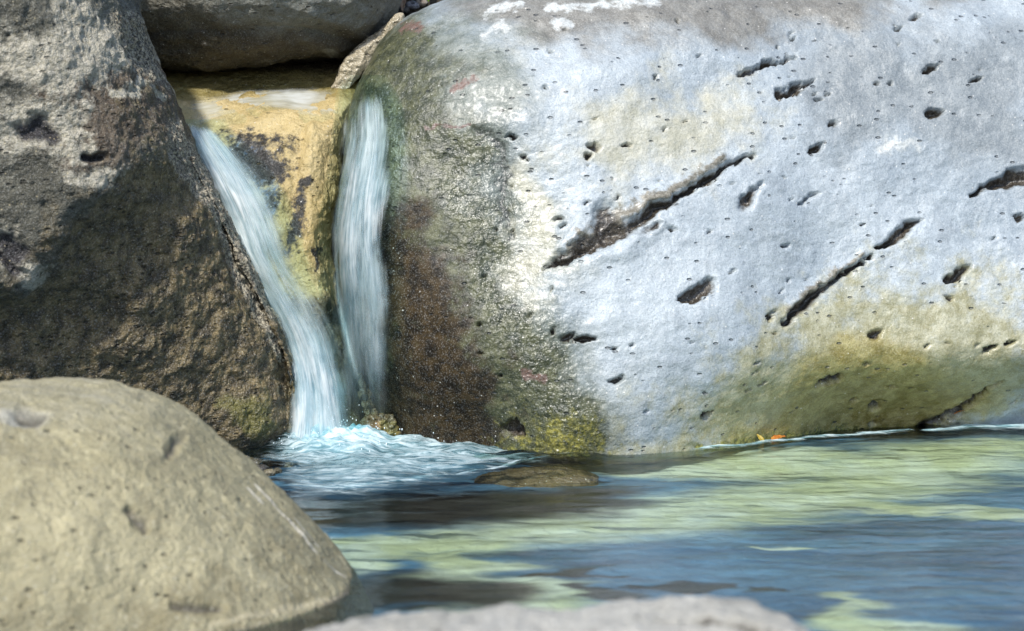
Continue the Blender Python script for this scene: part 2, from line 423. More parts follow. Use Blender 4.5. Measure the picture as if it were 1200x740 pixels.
for c, a, b, an in (((817, 343), 23, 11, 25), ((1122, 321), 17, 8, 30), ((1097, 133), 12, 8, 20), ((1074, 19), 10, 4, 18), ((1052, 30), 6, 3, 10),
                    ((975, 143), 7, 3, 20), ((957, 173), 11, 5, 25), ((1088, 80), 11, 4, 30), ((1147, 91), 8, 5, 20), ((1193, 254), 6, 6, 0),
                    ((665, 395), 9, 6, 0), ((684, 398), 13, 5, 20), ((722, 445), 10, 5, 20), ((828, 485), 7, 5, 10), ((1028, 393), 9, 8, 40),
                    ((1024, 476), 8, 12, 70), ((970, 446), 16, 7, 20), ((601, 503), 11, 15, 60), ((688, 186), 5, 7, 60), ((654, 256), 6, 3, 0),
                    ((1027, 99), 4, 2, 0), ((960, 118), 4, 2, 10), ((1160, 410), 8, 4, 30), ((1182, 404), 7, 3, 30), ((905, 372), 4, 3, 0),
                    ((1113, 348), 5, 4, 0), ((695, 172), 4, 9, 80), ((600, 160), 7, 3, 0), ((612, 186), 5, 3, 0), ((735, 170), 4, 3, 0),
                    ((1010, 262), 3, 2, 0), ((1000, 470), 4, 4, 0), ((930, 44), 3, 2, 0), ((1100, 47), 3, 2, 0), ((1046, 452), 5, 4, 0)):
    pit(c, a, b * .8, an, .9 if a > 10 else .6)
# scattered pinholes
for _ in range(80):
    c = (rng.uniform(560, 1200), rng.uniform(20, 500)); a = rng.uniform(.9, 2.0)
    pit(c, a * rng.uniform(1.3, 3), a, rng.uniform(0, 50), rng.uniform(.2, .6))
groove = stroke(P, big.face([(560, 155), (582, 165), (590, 200), (588, 240), (600, 275)]), np.array([8, 14, 14, 12, 6]) * u)
edge = zero(V)
for pts, wd in (([(668, 290), (700, 268), (760, 236), (800, 215), (850, 184)], [8, 16, 14, 10, 6]), ([(925, 365), (965, 330), (1010, 300)], [8, 9, 4])):
    edge = np.maximum(edge, stroke(P, big.face(pts), np.array(wd) * u))
lip = stroke(P, big.face([(700, 304), (730, 296), (752, 280), (775, 262)]), np.array([6, 14, 15, 5]) * u)
def pm(pts, soft_px, jit=.09):
    q = V[:, [0, 2]] + jit * np.stack([fbm(V, 4, 3, 51), fbm(V, 4, 3, 52)], 1)
    return smooth(-1.6 * soft_px * u, 1.6 * soft_px * u, poly_sd(q, big.face(pts)))
A_wet = pm([(380, 60), (470, 20), (530, 60), (560, 140), (585, 160), (620, 230), (650, 330), (665, 420), (720, 520), (720, 600), (420, 640), (360, 300)], 40) * front
glint = pm([(530, 150), (600, 150), (640, 240), (665, 330), (705, 480), (715, 530), (610, 530), (570, 420), (530, 300)], 24) * front
fine = fbm(V, 3.2, 3, 41) * .015 + fbm(V, 11, 3, 42) * .0036 + fbm(V, 38, 3, 43) * .0012
ripple = fbm(V, (9, 9, 22), 3, 44) * .002
V2 = V + nrm * (fine + ripple)[:, None]
lumps = fbm(V, 45, 3, 45, .6)
V2 += nrm * (.0008 * lumps * (1 + 2.0 * glint) + .012 * np.minimum(crack, .6) * lumps)[:, None]
V2 += nrm * (front * (-.06 * crack ** .8 - .018 * groove + .012 * edge + .016 * lip))[:, None]
A = {}
A['wet'] = A_wet
A['olive'] = pm([(380, 60), (470, 20), (520, 40), (545, 140), (552, 210), (592, 300), (632, 370), (668, 450), (712, 520), (700, 600), (420, 640), (360, 300)], 34) * front
A['brown'] = pm([(430, 270), (490, 250), (535, 330), (575, 420), (600, 540), (430, 560)], 34) * front  # dark brown rock, colour deepened further to stand for the cavity's shade
A['wet'] = A_wet * (1 - .85 * A['brown']) * (.30 + .70 * glint); A['matt'] = A['brown']; A['sheen'] = np.clip(1 - A['olive'] * (1 - .45 * glint) - A['brown'], .06, 1)
A['moss'] = np.maximum(.62 * pm([(590, 500), (630, 482), (680, 494), (715, 528), (690, 560), (590, 560)], 22),
                       .9 * stroke(V[:, [0, 2]], big.face([(820, 525), (880, 519), (960, 509), (1040, 503), (1100, 500)]), np.array([8, 14, 14, 9, 5]) * u)) * front
A['algae'] = pm([(720, 535), (790, 490), (850, 440), (930, 380), (1020, 325), (1110, 320), (1230, 360), (1230, 450), (1120, 485), (1000, 530)], 60) * front
A['gold'] = pm([(830, 535), (900, 490), (950, 425), (1010, 400), (1100, 420), (1150, 460), (1080, 510), (960, 530)], 34) * front
A['top_brown'] = np.maximum(pm([(560, 40), (660, 52), (760, 44), (900, 46), (1010, 30), (1100, 0), (1250, -30), (900, -60), (500, -60)], 30), smooth(1.70, 1.92, V[:, 2]))  # brownish crest; fall-off of the sheen at the top put into its colour
A['mid'] = pm([(380, 20), (540, 10), (600, 60), (612, 160), (640, 260), (670, 360), (720, 480), (730, 560), (380, 600)], 62, .12) * front
A['sheen'] = A['sheen'] * (1 - .5 * A['mid'])
A['stain'] = np.zeros(len(V))
for pts, wd in (([(570, 40), (582, 30), (592, 36)], [8, 10, 7]), ([(572, 14), (590, 8), (612, 10)], [5, 7, 5]), ([(640, 10), (700, 5), (770, 1)], [5, 6, 6]), ([(652, 26), (668, 28)], [6, 6]), ([(1040, 172), (1070, 166)], [12, 12])):
    A['stain'] = np.maximum(A['stain'], .8 * stroke(P, big.face(pts), np.array(wd) * 1.3 * u))
A['cream'] = np.maximum(pm([(590, 200), (625, 190), (640, 260), (650, 330), (620, 350), (595, 280)], 16),
                        .8 * pm([(700, 110), (850, 90), (900, 130), (860, 190), (720, 220), (640, 200)], 40)) * front
A['rust'] = np.zeros(len(V))
for pts, wd in (([(474, 33), (492, 32)], [7, 7]), ([(534, 104), (552, 92)], [6, 6]), ([(500, 150), (552, 147)], [3, 2]), ([(615, 440), (640, 445)], [5, 5])):
    A['rust'] = np.maximum(A['rust'], stroke(P, big.face(pts), np.array(wd) * 1.3 * u))
A['grey'] = pm([(930, 60), (1000, 40), (1120, 40), (1210, 60), (1210, 200), (1130, 190), (1060, 150), (980, 190)], 50) * front
A['crack'] = np.clip(crack * 1.9 - .12, 0, 1) * front
A['soil'] = np.clip(edge * .9, 0, 1) * front; A['groove'] = .75 * groove * front
mat = rock_material('grey_boulder', (.275, .32, .35), (.42, .465, .485), [
    ('grey', (.20, .225, .235), (.28, .305, .31), 1.4, 5),
    ('top_brown', (.17, .16, .135), (.25, .24, .21), 1.0, 6),
    ('mid', (.13, .15, .125), (.23, .25, .22), 1.2, 6),
    ('cream', (.40, .385, .29), (.50, .49, .41), 1.6, 6),
    ('algae', (.27, .25, .13), (.40, .385, .26), 2.0, 7),
    ('gold', (.21, .17, .04), (.36, .31, .12), 1.8, 8),
    ('olive', (.030, .036, .014), (.105, .108, .050), 1.7, 8),
    ('brown', (.010, .007, .003), (.055, .036, .014), 2.4, 9),
    ('groove', (.035, .038, .03), (.14, .15, .13), 2.6, 26),
    ('moss', (.06, .065, .012), (.30, .27, .05), 2.6, 24),
    ('stain', (.60, .61, .58), (.46, .48, .46), 2.6, 22),
    ('rust', (.16, .085, .06), (.15, .11, .09), 2.6, 26),
    ('soil', (.13, .115, .08), (.22, .20, .15), 2.2, 24),
    ('crack', (.014, .010, .006), (.07, .054, .034), .9, 34)], rough=.43, wet_rough=.27, grain=1.05, fleck_amt=.10, pit_amt=.14, spec=.6, dry_bump=.27, coat=.28)
o = mesh_from('boulder', V2, F, A, mat=mat, origin=(big.c[0], big.c[1], 0))
tag(o, 'huge smooth grey boulder with diagonal dark cracks filling the right side above the pool', 'boulder')

# =================================================================== LEFT DARK BOULDER
def left_form(s, V, front):
    V = V.copy(); q = V[:, [0, 2]]
    b = np.array([at(*p_, 7.4)[[0, 2]] for p_ in ((330, 60), (232, 150), (200, 178), (150, 205), (105, 245), (62, 292), (28, 335), (-80, 350), (-400, 350), (-400, 900), (600, 900), (600, 60))])
    sd_ = poly_sd(q, b)
    V[:, 1] += front * (.17 * smooth(-.04, .14, sd_) + .14 * smooth(.0, .8, sd_) + facet_noise(V, 1.1, 8, .06))
    return V
left = Stone([(138, -30), (154, 22), (169, 66), (190, 112), (225, 192), (264, 270), (307, 358), (336, 420), (346, 470), (345, 520), (335, 556), (300, 640), (100, 700),
              (-300, 700), (-500, 400), (-480, 0), (-350, -250), (-100, -320), (60, -200)],
             (20, 240), 7.75, k=-.04, m=.22, Tf=.55, Tb=.9, p=3.0, soft=6, form=left_form)
V, F, front = left.base(260, .5); nrm = normals(V, F); u = left.px()
P = V[:, [0, 2]]
rough_d = fbm(V, 4, 4, 61) * .028 + fbm(V, 14, 4, 62, .55) * .011 + fbm(V, 42, 3, 63, .6) * .005
holes = zero(V)
for pts, wd in (([(30, 155), (45, 150), (62, 160)], [16, 20, 16]), ([(8, 285), (20, 300)], [16, 20]), ([(100, 185), (120, 183)], [6, 6]), ([(0, 300), (24, 322)], [8, 8])):
    holes = np.maximum(holes, stroke(P + .012 * np.stack([fbm(V, 18, 2, 64), fbm(V, 18, 2, 65)], 1), left.face(pts), np.array(wd) * u))
crust = stroke(P, left.face([(160, 20), (180, 66), (204, 112), (236, 190), (268, 268), (304, 355), (330, 420)]), np.array([8, 9, 10, 11, 10, 9, 6]) * u)
lump = ellipse(P, left.face([(305, 490)])[0], 48 * u, 56 * u, R(70))
V2 = V + nrm * (rough_d + front * (-.045 * holes + .05 * lump ** .8 + crust * fbm(V, 60, 2, 66) * .012 - .0))[:, None]
q = P + .09 * np.stack([fbm(V, 4, 4, 67), fbm(V, 4, 4, 68)], 1)
A = {}
A['brown'] = smooth(-.13, .10, poly_sd(q, left.face([(290, 120), (232, 140), (200, 178), (150, 205), (105, 245), (62, 292), (28, 335), (-60, 345), (-60, 560), (380, 560), (400, 470), (350, 350), (310, 262)])))  # brown rock tone; shade of the lower right side also put into this colour
A['warm'] = np.maximum(ellipse(q, left.face([(120, 120)])[0], 110 * u, 90 * u, 0), .0)
A['lichen'] = np.maximum.reduce([ellipse(q, left.face([c])[0], a * u, b * u, 0) for c, a, b in
                                 (((30, 60), 80, 45), ((70, 85), 60, 40), ((45, 150), 70, 45), ((20, 300), 34, 30), ((110, 200), 40, 22), ((100, 40), 60, 40), ((148, 96), 20, 14))])
A['crust'] = np.clip(crust * 2.2, 0, 1)
A['moss'] = np.maximum(ellipse(q, left.face([(292, 480)])[0], 34 * u, 34 * u, 0), .35 * ellipse(q, left.face([(205, 150)])[0], 50 * u, 150 * u, R(20)))
A['wet'] = np.maximum(.55 * A['brown'], smooth(.10, .0, V[:, 2]))
A['crack'] = np.clip(holes * 1.3, 0, 1) * front
mat = rock_material('dark_boulder', (.070, .066, .046), (.185, .175, .130), [
    ('warm', (.09, .062, .035), (.15, .115, .075), 1.2, 6),
    ('brown', (.050, .036, .013), (.20, .148, .064), 1.6, 8),
    ('lichen', (.58, .53, .42), (.36, .33, .24), 2.3, 36),
    ('moss', (.09, .08, .015), (.17, .15, .03), 1.0, 22),
    ('crust', (.04, .032, .02), (.55, .48, .34), 1.4, 36),
    ('crack', (.015, .012, .01), (.06, .055, .06), .9, 40)], rough=.55, wet_rough=.36, grain=1.4, fleck=(.5, .42, .25), fleck_amt=.7, pit_amt=.6)
o = mesh_from('boulder', V2, F, A, mat=mat, origin=(left.c[0], left.c[1], 0))
tag(o, 'tall rough dark brown boulder with pale lichen flecks left of the waterfall', 'boulder')

# =================================================================== BOULDER LODGED ABOVE THE LEDGE
up = Stone([(60, -60), (110, 40), (180, 76), (250, 83), (320, 79), (395, 70), (432, 52), (458, 26), (474, -4), (470, -70), (420, -150), (280, -180), (140, -150)],
           (285, -40), 9.15, k=.10, m=-.05, Tf=.62, Tb=.7, p=2.2, soft=8)
V, F, front = up.base(130, .4); nrm = normals(V, F); u = up.px()
V2 = V + nrm * (fbm(V, 3, 4, 71) * .03 + fbm(V, 14, 3, 72) * .008)[:, None]
V2[:, 1] += front * (.05 * stroke(V[:, [0, 2]], up.face([(160, 40), (240, 34), (330, 28), (420, 50)]), np.array([22, 26, 20, 8]) * u))
A = {'wet': smooth(1.62, 1.5, V[:, 2]) * .5, 'dark': smooth(1.78, 1.55, V[:, 2] - .06 * fbm(V, 4, 3, 73)),  # shade of the underside painted in as a darker colour
     'pale': np.maximum(ellipse(V[:, [0, 2]], up.face([(330, 8)])[0], 130 * u, 28 * u, R(-4)), ellipse(V[:, [0, 2]], up.face([(388, 62)])[0], 13 * u, 6 * u, 0))}  # lit top painted paler, plus a small light spot
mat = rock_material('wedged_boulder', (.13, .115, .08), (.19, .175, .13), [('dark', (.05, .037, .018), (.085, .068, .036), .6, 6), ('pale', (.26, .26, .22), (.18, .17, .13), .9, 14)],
                    rough=.6, wet_rough=.4, grain=1.2, fleck_amt=.2)
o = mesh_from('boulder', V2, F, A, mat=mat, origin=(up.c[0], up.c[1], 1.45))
tag(o, 'rounded brown boulder wedged above the wet ochre ledge at the top', 'boulder')

# =================================================================== OCHRE LEDGE the water runs over
def ledge_form(s, V, front):
    V = V.copy(); z = V[:, 2]; t = .06 * np.logaddexp(0, (z - 1.24) / .06)
    V[:, 1] += front * (1.9 * t)
    V[:, 1] += front * facet_noise(V, 1.8, 21, .04)
    return V
ledge = Stone([(120, 70), (200, 62), (300, 56), (400, 40), (440, 44), (436, 75), (420, 110), (408, 160), (400, 230), (388, 300), (392, 350), (412, 410), (440, 460), (468, 520), (470, 600),
               (400, 640), (320, 640), (290, 520), (270, 400), (230, 280), (180, 180)], (335, 250), 8.62, k=.33, Tf=.30, Tb=.6, p=2.8, soft=4, form=ledge_form)
V, F, front = ledge.base(200, .5); nrm = normals(V, F); u = ledge.px(); P = V[:, [0, 2]]
fold = stroke(P, ledge.face([(352, 160), (345, 230), (335, 300)]), np.array([10, 14, 10]) * u)
ridge = stroke(P, ledge.face([(368, 150), (362, 230), (366, 300), (380, 370)]), np.array([10, 18, 18, 10]) * u)
V2 = V + nrm * (fbm(V, 5, 4, 81) * .016 + fbm(V, 22, 4, 82) * .006 + front * (-.02 * fold + .02 * ridge))[:, None]
q = P + .03 * np.stack([fbm(V, 9, 4, 83), fbm(V, 9, 4, 84)], 1)
lf = ledge.face
A = {'wet': np.full(len(V), .35),
     'stain': np.maximum.reduce([.8 * ellipse(q, lf([(305, 165)])[0], 62 * u, 14 * u, R(-8)), ellipse(q, lf([(304, 192)])[0], 56 * u, 30 * u, R(-30)), stroke(q, lf([(358, 215), (348, 250), (340, 290)]), np.array([11, 20, 16]) * u),
                                 stroke(q, lf([(372, 290), (366, 320)]), np.array([4, 5]) * u), .7 * ellipse(q, lf([(318, 238)])[0], 22 * u, 22 * u, 0)]),
     'blue': np.maximum(ellipse(q, lf([(290, 195)])[0], 52 * u, 34 * u, R(-30)), .8 * ellipse(q, lf([(312, 235)])[0], 24 * u, 20 * u, 0)),
     'top': smooth(1.30, 1.42, V[:, 2] + .03 * fbm(V, 6, 3, 85)),
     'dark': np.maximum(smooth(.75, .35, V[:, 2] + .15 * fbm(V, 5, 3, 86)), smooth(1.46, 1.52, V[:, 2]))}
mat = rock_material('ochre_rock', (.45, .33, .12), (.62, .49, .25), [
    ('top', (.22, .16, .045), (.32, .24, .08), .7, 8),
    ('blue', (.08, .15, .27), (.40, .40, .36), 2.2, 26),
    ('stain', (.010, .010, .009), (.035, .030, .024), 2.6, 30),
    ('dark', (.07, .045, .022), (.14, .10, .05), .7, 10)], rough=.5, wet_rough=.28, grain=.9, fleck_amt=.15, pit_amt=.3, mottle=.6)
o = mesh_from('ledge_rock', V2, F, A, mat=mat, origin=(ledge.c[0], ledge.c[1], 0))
tag(o, 'yellow ochre rock ledge with black and blue stains between the two streams', 'rock')

# =================================================================== FOREGROUND BOULDER
def fg_form(s, V, front):
    V = V.copy()
    V[:, 1] += front * facet_noise(V, 1.3, 15, .05)
    return V
fg = Stone([(-420, 640), (-380, 520), (-250, 470), (-100, 452), (0, 449), (70, 448), (130, 454), (190, 470), (228, 496), (258, 526), (291, 552), (328, 584), (366, 626), (394, 658), (422, 688),
            (440, 720), (420, 790), (200, 860), (-200, 860), (-400, 780)], (40, 640), 5.6, k=.60, m=.30, Tf=.62, Tb=.6, p=2.3, soft=4, form=fg_form)
V, F, front = fg.base(230, .4); nrm = normals(V, F); u = fg.px(); P = V[:, [0, 2]] + .006 * np.stack([fbm(V, 20, 2, 90), fbm(V, 20, 2, 91)], 1)
dent = zero(V)
for pts, wd in (([(150, 600), (165, 615), (170, 625)], [7, 10, 5]), ([(205, 520), (200, 532)], [10, 8]), ([(20, 487), (50, 492)], [9, 6]), ([(205, 708), (260, 712)], [8, 8])):
    dent = np.maximum(dent, stroke(P, fg.face(pts), np.array(wd) * u))
V2 = V + nrm * (fbm(V, 3, 4, 92) * .014 + fbm(V, 16, 4, 93) * .0045 + fbm(V, 50, 3, 94) * .0016 - .02 * dent * front)[:, None]
vein = zero(V)
for pts, wd in (([(300, 568), (330, 600), (360, 635), (385, 662), (406, 676)], [5, 5, 7, 7, 6]), ([(291, 572), (308, 588)], [4, 6]), ([(345, 610), (372, 640)], [5, 5])):
    vein = np.maximum(vein, stroke(V + .004 * np.stack([fbm(V, 25, 2, 96)] * 3, 1), fg.face(pts, True), np.array(wd) * .8 * u, .8))
A = {'vein': vein, 'rim': np.maximum(stroke(P, fg.face([(422, 690), (380, 702), (320, 714), (250, 732)]), np.array([4, 4, 5, 6]) * u), 0), 'wet': smooth(.035, .0, V[:, 2]),
     'pale': np.maximum(.8 * ellipse(P, fg.face([(25, 490)])[0], 50 * u, 9 * u, R(-6)), smooth(.25, .6, V[:, 2]) * .35),
     'tan': smooth(.35, .05, V[:, 2] + .2 * fbm(V, 3, 3, 95)), 'dark': smooth(.03, -.02, V[:, 2]) , 'crack': dent * .8}
mat = rock_material('tan_boulder', (.30, .26, .14), (.43, .38, .225), [
    ('tan', (.25, .215, .115), (.36, .32, .19), 1.4, 7), ('pale', (.48, .46, .38), (.38, .36, .29), .8, 12), ('vein', (.78, .72, .58), (.56, .50, .38), .5, 45),
    ('rim', (.50, .44, .28), (.40, .34, .2), .6, 30), ('dark', (.05, .04, .025), (.08, .065, .04), .2, 20), ('crack', (.10, .09, .06), (.16, .14, .1), .5, 20)],
    mottle=.9, rough=.6, wet_rough=.3, grain=.9, fleck=(.62, .58, .45), fleck_amt=.4, pit_amt=.3)
o = mesh_from('boulder', V2, F, A, mat=mat, origin=(fg.c[0], fg.c[1], 0))
tag(o, 'smooth tan boulder with thin white veins in the left foreground', 'boulder')

# =================================================================== PALE ROCK at the bottom edge, near the camera
pale = Stone([(300, 778), (345, 760), (420, 741), (520, 732), (610, 732), (700, 729), (760, 721), (830, 716), (890, 719), (930, 732), (965, 756), (990, 800), (980, 1010), (700, 1070), (350, 1030), (270, 890)],
             (640, 850), 3.9, k=.8, Tf=.30, Tb=.35, p=2.5, soft=3)
V, F, front = pale.base(150, .3); nrm = normals(V, F); u = pale.px(); P = V[:, [0, 2]]
slot = stroke(V + .01 * np.stack([fbm(V, 20, 2, 103)] * 3, 1), pale.face([(770, 727), (810, 724), (850, 728), (890, 735), (925, 746)], True), np.array([10, 22, 26, 26, 18]) * u)
V2 = V + nrm * (fbm(V, 7, 4, 101) * .014 + fbm(V, 30, 4, 102) * .006 - .05 * slot * front)[:, None]
mat = rock_material('pale_rock', (.42, .40, .34), (.58, .56, .50), [('crack', (.05, .04, .025), (.12, .10, .07), .5, 30)], rough=.7, wet_rough=.3, grain=1.3, fleck_amt=.4, pit_amt=.8)
o = mesh_from('rock', V2, F, {'wet': zero(V), 'crack': np.clip(slot * 1.4, 0, 1)}, mat=mat, origin=(pale.c[0], pale.c[1], 0))
tag(o, 'pale grey pitted rock out of focus at the bottom edge nearest the camera', 'rock')

# =================================================================== SMALL ROCKS at the foot of the falls
def small_rock(outline, centre, Yc, T, seed, mat, label, k=.2, name='rock', amp=1.0):
    s = Stone(outline, centre, Yc, k=k, Tf=T, Tb=T * 1.3, p=2.2, soft=8)
    V, F, fr_ = s.base(56, .2); nr = normals(V, F)
    V = V + nr * (amp * (fbm(V, 7, 4, seed) * .045 + fbm(V, 24, 4, seed + 1) * .016 + fbm(V, 60, 3, seed + 2) * .006))[:, None]
    o = mesh_from(name, V, F, {'wet': np.ones(len(V)), 'moss': smooth(.0, .5, fbm(V, 8, 3, seed + 3))}, mat=mat, origin=(s.c[0], s.c[1], 0))
    return tag(o, label, 'rock')
mb = rock_material('brown_wet_rock', (.10, .065, .032), (.24, .17, .085), [('moss', (.20, .15, .04), (.30, .22, .07), .7, 22)], rough=.4, wet_rough=.22, grain=1.2, fleck_amt=.3)
small_rock([(396, 415), (412, 428), (430, 452), (448, 475), (456, 500), (452, 540), (400, 560), (380, 480)], (418, 490), 8.32, .14, 111, mb, 'knobbly brown wet rock between the two streams at the foot of the falls')
small_rock([(430, 492), (446, 486), (460, 496), (468, 514), (462, 540), (425, 540)], (446, 516), 8.12, .09, 121, mb, 'small yellowish stone at the waterline right of the main stream')
ms = rock_material('sunken_rock', (.10, .060, .028), (.24, .155, .075), [], rough=.4, wet_rough=.2, grain=1.0, fleck_amt=.2)
small_rock([(556, 561), (590, 551), (625, 548), (660, 549), (702, 556), (705, 585), (640, 600), (560, 595)], (632, 566), 7.72, .10, 131, ms, 'flat brown stone just under the water beside the foam', k=1.0, amp=.22)

msl = rock_material('sandy_rock', (.30, .24, .15), (.46, .40, .28), [], rough=.6, grain=1.2)
small_rock([(386, 104), (398, 78), (428, 48), (460, 20), (474, 14), (472, 28), (446, 58), (424, 86), (408, 112)], (428, 62), 8.86, .05, 141, msl, 'narrow pale sandy rock sliver squeezed into the seam below the wedged boulder', k=.2, amp=.35)
# =================================================================== FALLING WATER
def coarse(stone, N_=70):
    V, F, _ = stone.base(N_, .4); return BVHTree.FromPolygons(V.tolist(), F.tolist())
_solid = [coarse(ledge), coarse(big)]
def hit_Y(px, py, which=(0, 1)):
    d = Vector(ray(px, py)).normalized(); best = None
    for i in which:
        h = _solid[i].ray_cast(Vector((0, 0, CAM_H)), d)[0]
        if h and (best is None or h.y < best): best = h.y
    return best
def blur1(a, n):
    k = np.exp(-.5 * (np.arange(-3 * n, 3 * n + 1) / n) ** 2); k /= k.sum()
    return np.convolve(np.pad(a, 3 * n, mode='edge'), k, 'valid')
def sheet(rows, nu, nv, depth, off, along_x=False):
    """rows: (t, lo, hi) picture stations of a stream; depth(px,py) gives its distance. returns grid points, u, v"""
    rows = np.array(rows, float); t = np.linspace(rows[0, 0], rows[-1, 0], nv)
    sg = 1 if rows[-1, 0] > rows[0, 0] else -1
    lo = blur1(np.interp(t * sg, rows[:, 0] * sg, rows[:, 1]), 4); hi = blur1(np.interp(t * sg, rows[:, 0] * sg, rows[:, 2]), 4)
    U = np.linspace(0, 1, nu); G = np.zeros((nv, nu, 3)); D = np.zeros((nv, nu))
    for i in range(nv):
        for j in range(nu):
            a = lo[i] + (hi[i] - lo[i]) * U[j]; G[i, j, :2] = (t[i], a) if along_x else (a, t[i])
            D[i, j] = depth(*G[i, j, :2])
    for j in range(nu): D[:, j] = blur1(D[:, j], 5)
    for i in range(nv): D[i] = blur1(D[i], 2)
    W = np.array([[at(G[i, j, 0], G[i, j, 1], D[i, j] - off) for j in range(nu)] for i in range(nv)])
    uu, vv = np.meshgrid(U, np.linspace(0, 1, nv)); return W, uu, vv
def stream_material(name, col, streaks, thin, lo=.38, hi=.58, top=.82, col2=(.88, .93, .94)):
    m = N(name); uv = m.n('ShaderNodeUVMap', uv_map='UVMap').outputs[0]
    wob = m.noise(1, 2, .5, m.map(uv, (3, 2.2, 1), (1.7, 9.1, 0)))
    sx = m.n('ShaderNodeSeparateXYZ'); m.l(uv, sx.inputs[0])
    cx = m.n('ShaderNodeCombineXYZ'); m.l(m.math('ADD', sx.outputs[0], m.math('MULTIPLY', wob, .22)), cx.inputs[0]); m.l(sx.outputs[1], cx.inputs[1])
    uv = cx.outputs[0]
    a = m.noise(1, 4, .6, m.map(uv, (streaks, thin, 1)), dist=.25)
    b = m.noise(1, 4, .65, m.map(uv, (streaks * 4.3, thin * 2.2, 1), (4, 2, 0)))
    g = m.noise(1, 3, .55, m.map(uv, (streaks * .4, thin * 1.5, 1), (8, 5, 0)))
    st = m.math('ADD', m.math('ADD', m.math('MULTIPLY', a, .40), m.math('MULTIPLY', b, .22)), m.math('MULTIPLY', g, .38))
    d = m.attr('dens')
    al = m.math('MULTIPLY', m.rng(m.math('ADD', st, m.math('MULTIPLY', m.math('SUBTRACT', d, .5), .50)), lo, hi), m.rng(d, 0, .3), clamp=True)
    al = m.math('MULTIPLY', al, m.attr('fade'))
    c = m.mix(m.rng(m.math('ADD', m.math('MULTIPLY', b, .5), m.math('MULTIPLY', g, .5)), .38, .62), col, col2)
    p = m.principled(c, .35, m.bump(st, .02))
    tl = m.n('ShaderNodeBsdfTranslucent'); m.l(c, tl.inputs[0])
    x1 = m.n('ShaderNodeMixShader'); x1.inputs[0].default_value = .35; m.l(p, x1.inputs[1]); m.l(tl.outputs[0], x1.inputs[2])
    tr = m.n('ShaderNodeBsdfTransparent'); tr.inputs[0].default_value = (.95, .98, .98, 1)
    x2 = m.n('ShaderNodeMixShader'); m.l(m.math('MULTIPLY', al, top), x2.inputs[0]); m.l(tr.outputs[0], x2.inputs[1]); m.l(x1.outputs[0], x2.inputs[2])
    m.l(x2.outputs[0], m.out.inputs[0]); return m.m
FADE = []
def pack(layers):
    V, F, UV, Dn = [], [], [], []; base = 0; FADE.clear()
    for W, uu, vv, dens, k, fade in layers:
        FADE.append(fade.ravel())
        nv, nu = uu.shape; V.append(W.reshape(-1, 3)); F.append(grid_faces(nv, nu) + base); base += nv * nu
        UV.append(np.stack([uu.ravel() + 7.3 * k, vv.ravel() + 3.1 * k], 1)); Dn.append(dens.ravel())
    return np.concatenate(V), np.concatenate(F), np.concatenate(UV), np.concatenate(Dn)

rowsL = [(140, 214, 250), (160, 219, 270), (180, 226, 292), (200, 236, 310), (225, 248, 326), (250, 259, 337), (300, 281, 352), (330, 294, 374), (360, 308, 396), (390, 324, 408), (420, 334, 412),
         (450, 339, 420), (480, 338, 428), (510, 334, 436), (530, 326, 446)]
y_top = hit_Y(240, 150, (0,)) or 8.75
def depth_left(px, py):
    t = (py - 146) / (527 - 146); line = y_top + (8.03 - y_top) * t
    h = hit_Y(px, py, (0,)); return min(line, h - .02) if h else line
layersL = []
def ragged(uu, vv, k, a0, a1, amp=.16):
    q = np.stack([vv.ravel() * 5, np.full(uu.size, k * 3.7), uu.ravel() * .4], 1)
    n0, n1 = fbm(q, 1, 4, 170).reshape(uu.shape) * amp, fbm(q, 1, 4, 171).reshape(uu.shape) * amp
    return smooth(0, a0, uu + n0 - .04) * smooth(1, 1 - a1, uu + n1 + .04)
for k, (off, dsc, w_) in enumerate(((.0, .54, 10), (.025, .50, 4), (.05, .44, 8), (.08, .36, -2))):
    W, uu, vv = sheet([(a, b - w_, c + w_) for a, b, c in rowsL], 36, 150, depth_left, off)
    pt = np.stack([uu.ravel() * 9, vv.ravel() * 3, np.full(uu.size, k * 5.)], 1)
    W[..., 1] -= (.04 * (1 - (2 * uu - 1) ** 2)) + (fbm(pt, 1, 4, 140 + k) * .012).reshape(uu.shape)
    e = ragged(uu, vv, k, .12, .40)
    dens = e * (dsc * smooth(0, .05, vv) + .16 * smooth(.62, .98, vv) + .16 * smooth(.55, .2, uu) * smooth(.6, .1, vv) - .12 * np.exp(-((vv - .52) / .14) ** 2) * smooth(.2, .6, uu))
    fade = ragged(uu, vv, k + 5, .22, .55, .2) * smooth(0, .04, vv) * (1 - .35 * smooth(.35, .5, vv) * smooth(.75, .6, vv))
    layersL.append((W, uu, vv, dens + .06, k, fade))
mat_f = stream_material('falling_water', (.36, .54, .62), 8, 3.6, .36, .62, .84, (.92, .95, .95))  # bluer colour stands in for shade between the white streaks
V, F, UV, Dn = pack(layersL)
o0 = at(390, 520, 8.0)
fall = tag(mesh_from('waterfall', V, F, {'dens': Dn, 'fade': np.concatenate(FADE)}, UV, mat_f, origin=(o0[0], o0[1], 0)), 'main white stream sliding down beside the dark boulder into the foam', 'waterfall')

